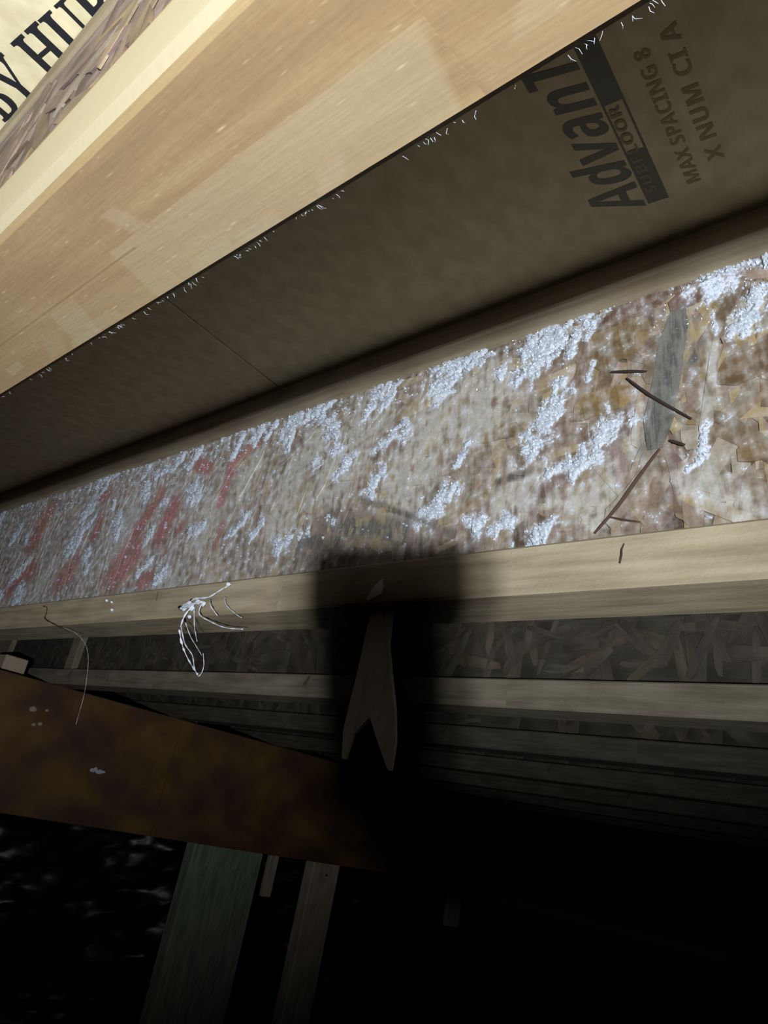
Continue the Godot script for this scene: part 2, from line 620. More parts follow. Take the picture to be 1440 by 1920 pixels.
# chips of wood pressed into the web: a thin irregular plate with its own grain
func strand(st: SurfaceTool, at: Vector3, len: float, wid: float, turn: float, thick: float, tilt: float, col: Color, stained: bool) -> void:
	var e := Vector3(cos(turn), sin(turn), 0)
	var f := Vector3(-sin(turn), cos(turn), 0)
	var top := []
	var low := []
	var uv := []
	var taper := rng.randf_range(0.55, 1.0)
	var off := rng.randf() * 3.0
	for k in [[-1.0, -0.6], [-0.6, -1.0], [0.0, -0.95], [0.65, -1.0], [1.0, -0.5], [0.95, 0.55], [0.55, 1.0], [-0.1, 0.95], [-0.65, 1.0], [-0.97, 0.4]]:
		var a: float = k[0] * 0.5 * len * rng.randf_range(0.86, 1.02)
		var b: float = k[1] * 0.5 * wid * rng.randf_range(0.8, 1.05) * lerpf(1.0, taper, k[0] * 0.5 + 0.5)
		var p := at + e * a + f * b
		top.append(p + Vector3(0, 0, thick + tilt * b))
		low.append(p + Vector3(0, 0, -0.0004))
		uv.append(Vector2(a * 8.0 + off, b * 8.0 + off))
	var n := top.size()
	st.set_color(col)
	for i in n:
		var j := (i + 1) % n
		for v in [[at + Vector3(0, 0, thick), Vector2(off, off)], [top[j], uv[j]], [top[i], uv[i]], [low[i], uv[i]], [top[i], uv[i]], [low[j], uv[j]], [top[i], uv[i]], [top[j], uv[j]], [low[j], uv[j]]]:
			st.set_uv(v[1])
			if stained:
				var q: Vector3 = v[0]
				st.set_uv2(web_uv(minf(q.x, MX1), q.y))
			st.add_vertex(v[0])


func strand_material(stained: bool) -> StandardMaterial3D:
	var m := StandardMaterial3D.new()
	var g := timber(512, 128, 0.2, 0.05, 201, Color(0.62, 0.60, 0.57), Color(0.82, 0.81, 0.79), Color(0.98, 0.97, 0.96))
	m.albedo_texture = g[0]
	m.vertex_color_use_as_albedo = true
	m.heightmap_enabled = true
	m.heightmap_texture = g[1]
	m.heightmap_scale = 0.02
	m.roughness = 0.62 if stained else 0.8
	m.metallic_specular = 0.45
	if stained:
		m.detail_enabled = true
		m.detail_uv_layer = BaseMaterial3D.DETAIL_UV_2
		m.detail_blend_mode = BaseMaterial3D.BLEND_MODE_MIX
		m.detail_albedo = ImageTexture.create_from_image(film_map)
	return m


func lin(r: float, g: float, b: float) -> Color:
	return Color(r, g, b).srgb_to_linear()


func strand_color(x: float, dark: bool) -> Color:
	var pick := rng.randf()
	var c := lin(0.61, 0.53, 0.435)
	if pick < 0.30:
		c = lin(0.56, 0.475, 0.42)
	elif pick < 0.50:
		c = lin(0.55, 0.46, 0.44)
	elif pick < 0.65:
		c = lin(0.66, 0.57, 0.42)
	elif pick < 0.78:
		c = lin(0.51, 0.43, 0.35)
	elif pick < 0.88:
		c = lin(0.64, 0.59, 0.53)
	if x < -0.85 and rng.randf() < 0.45:
		c = lin(0.55, 0.37, 0.34)
	c = c * rng.randf_range(0.88, 1.12)
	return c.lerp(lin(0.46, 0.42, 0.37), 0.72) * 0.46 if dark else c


# ---------------------------------------------------------------- joists

func build_joists() -> void:
	paint_web()
	M.strand = strand_material(true)
	M.strand_dry = strand_material(false)
	var labels := [
		"nearest wooden I-joist, its broad brown bottom flange brightly lit overhead",
		"wooden I-joist whose strand web is crusted with white mould and red stains",
		"third joist from the viewer, dark strand web behind the mouldy joist",
		"fourth joist from the viewer, its grey flange low and dim on the right",
		"fifth joist from the viewer, a dim bar under the fourth joist's flange",
		"sixth joist from the viewer, nearly black beyond the dim fifth joist",
		"seventh joist from the viewer, lost in the dark beyond the sixth",
		"eighth joist from the viewer, last one before the far wall"]
	for k in NEARS.size():
		joist(k, labels[k])


func joist(k: int, label: String) -> void:
	var zn: float = NEARS[k]
	var zc := zn - FW * 0.5
	var t := thing("i_joist", label, "joist", Vector3(-0.6, EYE + FB, zc), "floor joists in a row under the subfloor")
	var top_back := 0.0
	if k == 0:
		top_back = -0.0205      # the nearest joist: its top flange is set back flush with the web
	var h := FW * 0.5
	var x0 := -2.55
	var x1 := 1.9
	var fm: Material = M.over if k == 0 else M.flange if k == 1 else M.flange_far if k == 2 else M.flange_dimmed
	var st := surf()
	prism_x(st, bar_outline(0, FT, h, -h, 0.003 if k == 0 else 0.002), x0, x1, 0.5 if k == 0 else 0.9, 0.195)
	obj("bottom_flange", st, fm, t)
	st = surf()
	prism_x(st, bar_outline(TB - FB, SUB - FB, h + top_back, -h + top_back, 0.002), x0, x1, 0.9, 0.195)
	obj("top_flange", st, M.flange if k < 2 else M.flange_dimmed, t)
	st = surf()
	var stained := k == 1
	var wz := 0.0048 if k else 0.0068
	var ya := FT - 0.012
	var yb := TB - FB + 0.004
	var steps := 40 if stained else 1
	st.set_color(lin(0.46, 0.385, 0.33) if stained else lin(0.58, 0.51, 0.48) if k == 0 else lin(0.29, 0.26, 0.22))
	for side in [1.0, -1.0]:
		for i in steps:
			var xa := lerpf(x0, x1, float(i) / steps)
			var xb := lerpf(x0, x1, float(i + 1) / steps)
			var p := [Vector3(xa, ya, wz * side), Vector3(xb, ya, wz * side), Vector3(xb, yb, wz * side), Vector3(xa, yb, wz * side)]
			if side < 0:
				p.reverse()
			for j in [0, 2, 1, 0, 3, 2]:
				var q: Vector3 = p[j]
				st.set_uv(Vector2(q.x * 8.0, q.y * 8.0))
				st.set_uv2(web_uv(minf(q.x - 0.6, MX1), q.y + FB))
				st.add_vertex(q)
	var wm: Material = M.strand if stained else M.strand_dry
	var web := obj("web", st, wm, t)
	if k == 1:
		strands_of_mouldy_web(web)
		crust_of_mouldy_web(web)
	elif k == 0:
		web_face = 0.0070
		strands(web, 170, -0.85, 0.0, false, 0.0, 0.05, 0.26, 1.0)
	elif k == 2:
		web_face = 0.005
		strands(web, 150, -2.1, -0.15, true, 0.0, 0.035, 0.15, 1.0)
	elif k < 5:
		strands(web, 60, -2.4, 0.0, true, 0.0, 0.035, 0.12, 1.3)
	if k == 2:
		st = surf()
		bevel_box(st, Vector3(-1.375, FT + 0.0005, wz), Vector3(-1.330, TB - FB - 0.0005, 0.022), 0.002)
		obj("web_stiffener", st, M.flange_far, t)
		st = surf()
		bevel_box(st, Vector3(-2.30, FT + 0.0005, wz), Vector3(-1.79, TB - FB - 0.0005, 0.020), 0.002)
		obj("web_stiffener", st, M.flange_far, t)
	if k == 0:
		fuzz(t)


var web_face := 0.005


func strands(web: Node3D, n: int, xa: float, xb: float, dark: bool, turn: float, ya: float, yb: float, big: float) -> void:
	for i in n:
		var st := surf()
		var x := lerpf(xa, xb, rng.randf())
		var a := PI / 2 + rng.randfn(0.0, 0.45) if rng.randf() < 0.6 else rng.randfn(0.0, 0.5)
		strand(st, Vector3(x + 0.6, lerpf(ya + 0.02, yb - 0.02, rng.randf()), web_face + rng.randf() * 0.0006), rng.randf_range(0.05, 0.11) * big, rng.randf_range(0.008, 0.026) * big, a, rng.randf_range(0.0004, 0.0012), rng.randf_range(-0.04, 0.04), strand_color(-0.3, dark), false)
		obj("wood_strand", st, M.strand_dry, web)


func strands_of_mouldy_web(web: Node3D) -> void:
	# strand() works in the web's own axes; the stain map wants x as seen from the eye: build there, then move the piece
	var spots := []
	for i in 900:
		spots.append(web_x(rng.randf()))
	spots.sort()
	spots.reverse()
	var rest := surf()
	for i in spots.size():
		var x: float = spots[i]
		var upright := rng.randf() < 0.62
		var turn := PI / 2 + rng.randfn(0.0, 0.32) if upright else rng.randfn(0.0, 0.5)
		var len := rng.randf_range(0.035, 0.10)
		var wid := rng.randf_range(0.006, 0.022)
		var reach := 0.5 * (absf(sin(turn)) * len + absf(cos(turn)) * wid)
		var y := lerpf(0.200 + reach, 0.442 - reach, rng.randf())
		var st := surf() if i < 270 else rest
		strand(st, Vector3(x, y, -0.4716 + 0.0048 + 0.0002 + rng.randf() * 0.0009), len, wid, turn, rng.randf_range(0.0004, 0.0013) if x > -0.7 else 0.0004, rng.randf_range(-0.05, 0.05) if x > -0.7 else 0.0, strand_color(x, false), true)
		if i < 270:
			settle(obj("wood_strand", st, M.strand, web), web)
	var o := obj("wood_strand", rest, M.strand, web)
	settle(o, web)
	o.set_meta("kind", "stuff")
	# the large strands that can be told apart: [x, y, length, width, turn, colour]
	for s in [
		[-0.225, 0.352, 0.130, 0.024, 1.47, lin(0.42, 0.405, 0.38)], [-0.268, 0.398, 0.060, 0.050, 0.05, lin(0.50, 0.41, 0.29)],
		[-0.278, 0.341, 0.055, 0.028, 0.12, lin(0.54, 0.44, 0.29)], [-0.192, 0.330, 0.100, 0.010, 1.50, lin(0.52, 0.47, 0.41)],
		[-0.752, 0.365, 0.075, 0.013, 1.15, lin(0.66, 0.61, 0.50)], [-0.160, 0.345, 0.060, 0.030, 0.2, lin(0.46, 0.36, 0.26)],
		[-0.245, 0.258, 0.070, 0.018, 0.93, lin(0.56, 0.50, 0.44)], [-0.150, 0.275, 0.050, 0.020, 0.1, lin(0.52, 0.42, 0.31)],
		[-0.375, 0.335, 0.050, 0.016, 0.05, lin(0.53, 0.43, 0.27)], [-0.400, 0.268, 0.055, 0.014, 0.45, lin(0.58, 0.50, 0.38)],
		[-0.200, 0.420, 0.060, 0.022, 0.15, lin(0.47, 0.36, 0.33)], [-0.260, 0.425, 0.070, 0.018, 0.1, lin(0.48, 0.37, 0.33)],
		[-0.245, 0.400, 0.050, 0.014, 1.5, lin(0.50, 0.40, 0.37)], [-0.300, 0.385, 0.055, 0.010, 1.4, lin(0.52, 0.42, 0.37)],
		[-0.520, 0.425, 0.060, 0.014, 0.1, lin(0.60, 0.50, 0.33)], [-0.480, 0.395, 0.070, 0.022, 0.25, lin(0.62, 0.53, 0.36)]]:
		var st := surf()
		strand(st, Vector3(s[0], s[1], -0.4716 + 0.0048 + 0.0012 + rng.randf() * 0.0008), s[2], s[3], s[4], 0.0014, 0.0, s[5], true)
		settle(obj("wood_strand", st, M.strand, web), web)


# a piece that was built in the eye's axes is moved into its parent's
func settle(o: Node3D, parent: Node3D) -> void:
	var at := parent.position
	if parent.get_parent() is Node3D and parent.get_parent() != self:
		at += parent.get_parent().position
	o.position = -(at - Vector3(0, EYE, 0))


func crust_of_mouldy_web(web: Node3D) -> void:
	var step := 2
	var nx := MW / step
	var ny := MH / step
	var ids := PackedInt32Array()
	ids.resize(nx * ny)
	ids.fill(-1)
	var v := PackedVector3Array()
	var idx := PackedInt32Array()
	var bump := noise(77, 550.0, 2)
	var z0 := -0.4716 + 0.0048 + 0.0022
	for c in nx - 1:
		for w in ny - 1:
			var best := -1.0
			for k in [0, step, step * MW, step * MW + step]:
				best = maxf(best, crust[w * step * MW + c * step + k])
			if best <= 0.0:
				continue
			var q := [0, 0, 0, 0]
			for k in 4:
				var cc: int = c + (k & 1)
				var rr: int = w + (k >> 1)
				var id := cc * ny + rr
				if ids[id] < 0:
					ids[id] = v.size()
					var x := web_x((cc * step + 0.5) / MW)
					var y := MY1 - (rr * step + 0.5) / MH * (MY1 - MY0)
					var s := crust[rr * step * MW + cc * step]
					v.append(Vector3(x, y, z0 + (clampf(s, -0.2, 0.5) * 0.0022 + (0.00035 * bump.get_noise_2d(x, y) if s > 0.0 else -0.0016))))
				q[k] = ids[id]
			idx.append_array([q[0], q[2], q[1], q[1], q[2], q[3]])
	var nrm := PackedVector3Array()
	nrm.resize(v.size())
	for i in range(0, idx.size(), 3):
		var n := (v[idx[i + 2]] - v[idx[i]]).cross(v[idx[i + 1]] - v[idx[i]])
		if n.z < 0.0:
			n = -n
			var s := idx[i]
			idx[i] = idx[i + 1]
			idx[i + 1] = s
		for k in 3:
			nrm[idx[i + k]] += n
	for i in nrm.size():
		nrm[i] = nrm[i].normalized()
	var arr := []
	arr.resize(Mesh.ARRAY_MAX)
	arr[Mesh.ARRAY_VERTEX] = v
	arr[Mesh.ARRAY_NORMAL] = nrm
	arr[Mesh.ARRAY_INDEX] = idx
	var me := ArrayMesh.new()
	me.add_surface_from_arrays(Mesh.PRIMITIVE_TRIANGLES, arr)
	var o := MeshInstance3D.new()
	o.mesh = me
	o.material_override = M.mould
	o.name = "mould_crust"
	o.set_meta("kind", "stuff")
	web.add_child(o, true)
	settle(o, web)
	# single grains that stand proud of the crust and glint
	var st := surf()
	var made := 0
	for i in 60000:
		if made > 2600:
			break
		var u := rng.randf()
		var r := rng.randf()
		var k := int(r * (MH - 1)) * MW + int(u * (MW - 1))
		var want := clampf(0.02 + crust[k] * 1.2 + 0.25 * mask.W[k], 0.0, 1.0) + (0.08 if r < 0.25 else 0.0)
		if rng.randf() > want:
			continue
		made += 1
		var x := web_x(u)
		var p := Vector3(x, MY1 - r * (MY1 - MY0), z0 + clampf(crust[k], -0.25, 0.5) * 0.0028 + 0.0002)
		var g := rng.randf_range(0.0003, 0.0008)
		var a := rng.randf() * TAU
		var e := Vector3(cos(a), sin(a), rng.randf_range(-0.4, 0.4)) * g * rng.randf_range(1.0, 1.9)
		var f := Vector3(-sin(a), cos(a), rng.randf_range(-0.4, 0.4)) * g * 0.8
		var up := Vector3(rng.randf_range(-0.3, 0.3), rng.randf_range(-0.3, 0.3), 1.0) * g
		for s in [1.0, -1.0]:
			for j in [[e, f], [f, -e], [-e, -f], [-f, e]]:
				if s > 0:
					tri(st, p + j[0], p + j[1], p + up)
				else:
					tri(st, p + j[1], p + j[0], p - up)
	var gr := obj("mould_grain", st, M.white, web)
	gr.set_meta("kind", "stuff")
	settle(gr, web)


# loose fibres along the far lower edge of the nearest flange
func fuzz(t: Node3D) -> void:
	var st := surf()
	for i in 120:
		var x := lerpf(-0.46, 0.02, rng.randf())
		if i < 70:
			x = [-0.068, -0.118, -0.173, -0.205, -0.26, -0.30][i % 6] + rng.randfn(0.0, 0.006)
		var p := Vector3(x + 0.6, rng.randf_range(0.0, 0.003), -FW * 0.5 + 0.0005)
		var l := rng.randf_range(0.0006, 0.0026)
		var d := Vector3(rng.randf_range(-1, 1), rng.randf_range(-0.5, 0.35), -1.0).normalized() * l
		var side := Vector3(rng.randf_range(-1, 1), rng.randf_range(-1, 1), 0) * l * 0.3
		tube(st, [p, p + d * 0.5 + side, p + d], [0.00006, 0.00005, 0.00002], 3)
	var o := obj("wood_fuzz", st, M.cobweb, t)
	o.set_meta("kind", "stuff")


# ---------------------------------------------------------------- the crawlspace itself

func build_shell() -> void:
	var st := surf()
	bevel_box(st, Vector3(-3.6, -0.2, -3.7), Vector3(2.4, 0.0, 2.2), 0.01)
	struct("floor", st, M.soil)
	for s in [["wall_left", Vector3(-3.6, 0, -3.7), Vector3(-3.4, EYE + SUB, 2.2)], ["wall_right", Vector3(2.2, 0, -3.7), Vector3(2.4, EYE + SUB, 2.2)], ["wall_far", Vector3(-3.4, 0, -3.7), Vector3(2.2, EYE + SUB, -3.5)], ["wall_near", Vector3(-3.4, 0, 2.0), Vector3(2.2, EYE + SUB, 2.2)]]:
		st = surf()
		bevel_box(st, s[1], s[2], 0.005)
		struct(s[0], st, M.concrete)
	# the subfloor: sheets laid edge to edge, turned a little against the joists
	var ceil := Node3D.new()
	ceil.name = "ceiling"
	ceil.set_meta("kind", "structure")
	ceil.position = Vector3(-0.694, EYE + SUB, -0.34)
	ceil.rotation.y = SKEW
	add_child(ceil)
	for i in 6:
		for j in 3:
			var xa := -1.2192 * 3 + i * 1.2192 + 0.0012
			var za := -4.0 + j * 2.438 + (1.2 if i % 2 else 0.0) - 0.6
			st = surf()
			bevel_box(st, Vector3(xa, 0.0, za), Vector3(xa + 1.2168, 0.018, za + 2.436), 0.0012)
			obj("subfloor_sheet", st, M.sub, ceil)


const SKEW := 0.115


func build_girder() -> void:
	var t := thing("girder", "dark reddish-brown laminated girder crossing beneath the joists at lower left", "girder", Vector3(-2.09, EYE - 0.142, -0.8))
	for i in 3:
		var st := surf()
		var za := -2.6
		var zb := 2.7
		var x1 := 0.09 - i * 0.0445
		var lift := 0.0 if i == 0 else 0.001 * i
		if i == 0:      # the near ply is in two lengths, butted
			prism_z(st, x1 - 0.044, x1, lift, 0.3155, -0.4475, zb, 1.6)
			obj("girder_ply", st, M.girder, t)
			st = surf()
			prism_z(st, x1 - 0.044, x1 - 0.0008, lift, 0.3155, za, -0.4495, 1.6)
			obj("girder_ply", st, M.girder, t)
		else:
			prism_z(st, x1 - 0.044, x1, lift, 0.3155, za, zb, 1.6)
			obj("girder_ply", st, M.girder, t)
	var st := surf()
	for i in 5:
		var c := Vector3(0.0905, 0.142 - 0.006 + rng.randf_range(-0.003, 0.003), -0.225 - i * 0.0075)
		lump(st, c, Vector3(0.0012, rng.randf_range(0.003, 0.0055), rng.randf_range(0.005, 0.008)), i + 3)
	var fl := obj("pale_fleck", st, M.mould, t)
	fl.set_meta("label", "small pale fleck stuck to the girder's side")
	for s in [[0.245, -0.02, 0.006], [0.215, -0.05, 0.004], [0.21, -0.035, 0.0035], [0.25, -0.055, 0.003]]:
		st = surf()
		lump(st, Vector3(0.0905, s[0], s[1]), Vector3(0.001, s[2], s[2] * 1.4), 9)
		obj("pale_fleck", st, M.stud, t)
	# a squash block that stands on the girder beside the third joist
	var b := thing("squash_block", "short pale wood block standing on the girder at the far left edge", "block", Vector3(-2.12, EYE + FB + 0.001, -0.765))
	st = surf()
	bevel_box(st, Vector3(-0.06, 0.0, -0.03), Vector3(0.05, 0.045, 0.03), 0.002)
	obj("block_body", st, M.stud, b)


func lump(st: SurfaceTool, c: Vector3, r: Vector3, sd: int) -> void:
	var n := noise(sd, 1.3, 2)
	var ring := func(i: int, k: int) -> Vector3:
		var a := PI * i / 6.0
		var b := TAU * k / 9.0
		var d := Vector3(sin(a) * cos(b), cos(a), sin(a) * sin(b))
		return c + d * r * (1.0 + 0.45 * n.get_noise_3dv(d * 1.7))
	for i in 6:
		for k in 9:
			quad(st, ring.call(i, k), ring.call(i, k + 1), ring.call(i + 1, k + 1), ring.call(i + 1, k))


func prism_z(st: SurfaceTool, x0: float, x1: float, y0: float, y1: float, z0: float, z1: float, ulen: float) -> void:
	var c := 0.0015
	var o := [Vector2(x0 + c, y0), Vector2(x1 - c, y0), Vector2(x1, y0 + c), Vector2(x1, y1 - c), Vector2(x1 - c, y1), Vector2(x0 + c, y1), Vector2(x0, y1 - c), Vector2(x0, y0 + c)]
	for i in 8:
		var a: Vector2 = o[i]
		var b: Vector2 = o[(i + 1) % 8]
		quad(st, Vector3(a.x, a.y, z1), Vector3(a.x, a.y, z0), Vector3(b.x, b.y, z0), Vector3(b.x, b.y, z1), Vector2(z1 / ulen, a.y / 0.32), Vector2(z0 / ulen, a.y / 0.32), Vector2(z0 / ulen, b.y / 0.32), Vector2(z1 / ulen, b.y / 0.32))
	for i in range(1, 7):
		var p: Vector2 = o[0]
		var q: Vector2 = o[i]
		var r: Vector2 = o[i + 1]
		tri(st, Vector3(p.x, p.y, z1), Vector3(q.x, q.y, z1), Vector3(r.x, r.y, z1), p, q, r)
		tri(st, Vector3(p.x, p.y, z0), Vector3(r.x, r.y, z0), Vector3(q.x, q.y, z0), p, r, q)


# an upright board between two heights, grain up and down
func upright(called: String, label: String, x: float, za: float, zb: float, thick: float, y0: float, y1: float, m: Material) -> Node3D:
	var t := thing(called, label, "post", Vector3(x - thick * 0.5, y0, (za + zb) * 0.5))
	var st := surf()
	var hz := absf(za - zb) * 0.5
	prism_x(st, bar_outline(-thick * 0.5, thick * 0.5, hz, -hz, 0.003), 0.0, y1 - y0, 0.8, 0.3)
	var o := obj("post_board", st, m, t)
	o.basis = Basis(Vector3(0, 1, 0), Vector3(-1, 0, 0), Vector3(0, 0, 1))
	return t


func build_posts() -> void:
	var under := EYE - 0.1425
	upright("cripple_post", "wide greenish treated board standing under the girder, left of the narrow stud", -2.02, -1.415, -1.672, 0.045, 0.0, under, M.treated)
	var n := upright("cripple_post", "narrow pale stud standing under the girder, right of the wide greenish board", -2.02, -1.892, -2.012, 0.045, 0.0, under, M.stud)
	var st := surf()
	lump(st, Vector3(0.0225, under - 0.035, -0.005), Vector3(0.0015, 0.004, 0.004), 4)
	obj("nail_head", st, M.black, n)
	for s in [["short dim batten hanging between the wide greenish board and the narrow stud", -1.800, -1.837, -0.276], ["short dim batten hanging in the dark right of the narrow stud", -2.780, -2.865, -0.311]]:
		var hz: float = absf(s[1] - s[2]) * 0.5
		var t := thing("short_batten", s[0], "batten", Vector3(-2.1345, EYE + s[3], (s[1] + s[2]) * 0.5), "battens hanging beyond the girder")
		st = surf()
		bevel_box(st, Vector3(-0.018, 0.0, -hz), Vector3(0.0, -0.02 - s[3], hz), 0.002)
		obj("batten_body", st, M.stud, t)
	var l := thing("sill_board", "long dim board lying level along the far wall at lower right", "board", Vector3(-1.0, EYE - 0.195, -3.05))
	st = surf()
	prism_x(st, bar_outline(0.0, 0.039, 0.05, -0.05, 0.002), -1.19, -0.12, 0.9, 0.27)
	obj("board_body", st, M.sill, l)
	st = surf()
	for x in [-1.1, -0.3]:
		bevel_box(st, Vector3(x, -EYE + 0.195, -0.04), Vector3(x + 0.04, -0.0005, 0.03), 0.002)
		obj("sill_leg", st, M.black, l)
		st = surf()
	# black plastic hung behind the girder
	var p := thing("plastic_sheet", "crinkled black plastic sheet hanging in the dark below the girder", "plastic sheet", Vector3(-2.62, 0.0, -0.9))
	var nz := noise(301, 1.0, 4)
	st = surf(false)
	var at := func(i: int, j: int) -> Vector3:
		var z := 1.5 - i * 0.018
		var y := 0.002 + j * 0.0175
		return Vector3(0.11 * nz.get_noise_2d(z * 1.3, y * 3.5) + 0.05 * nz.get_noise_2d(z * 3.0 + 40.0, y * 14.0) + 0.020 * nz.get_noise_2d(z * 10.0, y * 40.0), y, z)
	for i in 200:
		for j in 64:
			quad(st, at.call(i, j), at.call(i + 1, j), at.call(i + 1, j + 1), at.call(i, j + 1))
	st.index()
	obj("sheet_body", st, M.plastic, p)


# ---------------------------------------------------------------- prints on the subfloor

func lettering(text: String, font: String, bold: bool, cap: float, squeeze: float, slant: float, at: Vector3, along: Vector3, up: Vector3, m: Material, parent: Node3D, called: String) -> void:
	var f := SystemFont.new()
	f.font_names = PackedStringArray([font])
	f.font_weight = 700 if bold else 400
	var t := TextMesh.new()
	t.text = text
	t.font = f
	t.font_size = 64
	t.pixel_size = cap / 46.0
	t.depth = 0.0001
	t.horizontal_alignment = HORIZONTAL_ALIGNMENT_LEFT
	t.vertical_alignment = VERTICAL_ALIGNMENT_BOTTOM
	var o := MeshInstance3D.new()
	o.mesh = t
	o.material_override = m
	o.name = called
	var n := along.cross(up).normalized()
	o.transform = Transform3D(Basis(along * squeeze, up + along * slant, n), at + n * 0.00015 - up * cap * 15.0 / 46.0)
	parent.add_child(o, true)


func build_prints() -> void:
	var ceil: Node3D = get_node("ceiling")
	var ink := Node3D.new()
	ink.name = "printed_stamp"
	ceil.add_child(ink, true)
	# points on the underside, given as seen from the eye, in the ceiling's own axes
	var on := func(x: float, z: float) -> Vector3: return Vector3(x + 0.694, 0, z + 0.34).rotated(Vector3.UP, -SKEW)
	var zr := Vector3(0, 0, 1)
	var xl := Vector3(-1, 0, 0)
	lettering("AdvanTech", "Droid Sans", true, 0.036, 0.78, 0.18, on.call(-0.2180, -0.403), zr, xl, M.ink, ink, "stamp_name")
	lettering("MAX SPACING 8", "Droid Sans", true, 0.0095, 1.15, 0.0, on.call(-0.1765, -0.400), zr, xl, M.ink_faint, ink, "stamp_line")
	lettering("X NUM CI A", "Droid Sans", true, 0.0105, 1.35, 0.0, on.call(-0.1560, -0.388), zr, xl, M.ink_faint, ink, "stamp_line")
	for s in [[0.000, 0.050, 0.0, 0.0150], [0.050, 0.092, 0.0, 0.0015], [0.050, 0.092, 0.0135, 0.0150], [0.092, 0.17, 0.0, 0.0150]]:
		var st := surf()
		var c: Vector3 = on.call(-0.2165, -0.400)
		bevel_box(st, c + Vector3(s[2], -0.0002, s[0]), c + Vector3(s[3], 0.0001, s[1]), 0.00005)
		obj("stamp_band", st, M.ink, ink)
	lettering("SUBFLOOR", "Droid Sans", true, 0.0075, 1.5, 0.0, on.call(-0.2055, -0.392) + Vector3(0, -0.0002, 0), zr, xl, M.ink_pale, ink, "stamp_line")
	var mark := Node3D.new()
	mark.name = "printed_maker"
	ceil.add_child(mark, true)
	lettering("BY HUBER", "Droid Serif", true, 0.036, 0.92, 0.0, on.call(-0.606, -0.0605), Vector3(1, 0, 0), Vector3(0, 0, 1), M.ink_bold, mark, "stamp_name")


# ---------------------------------------------------------------- small things

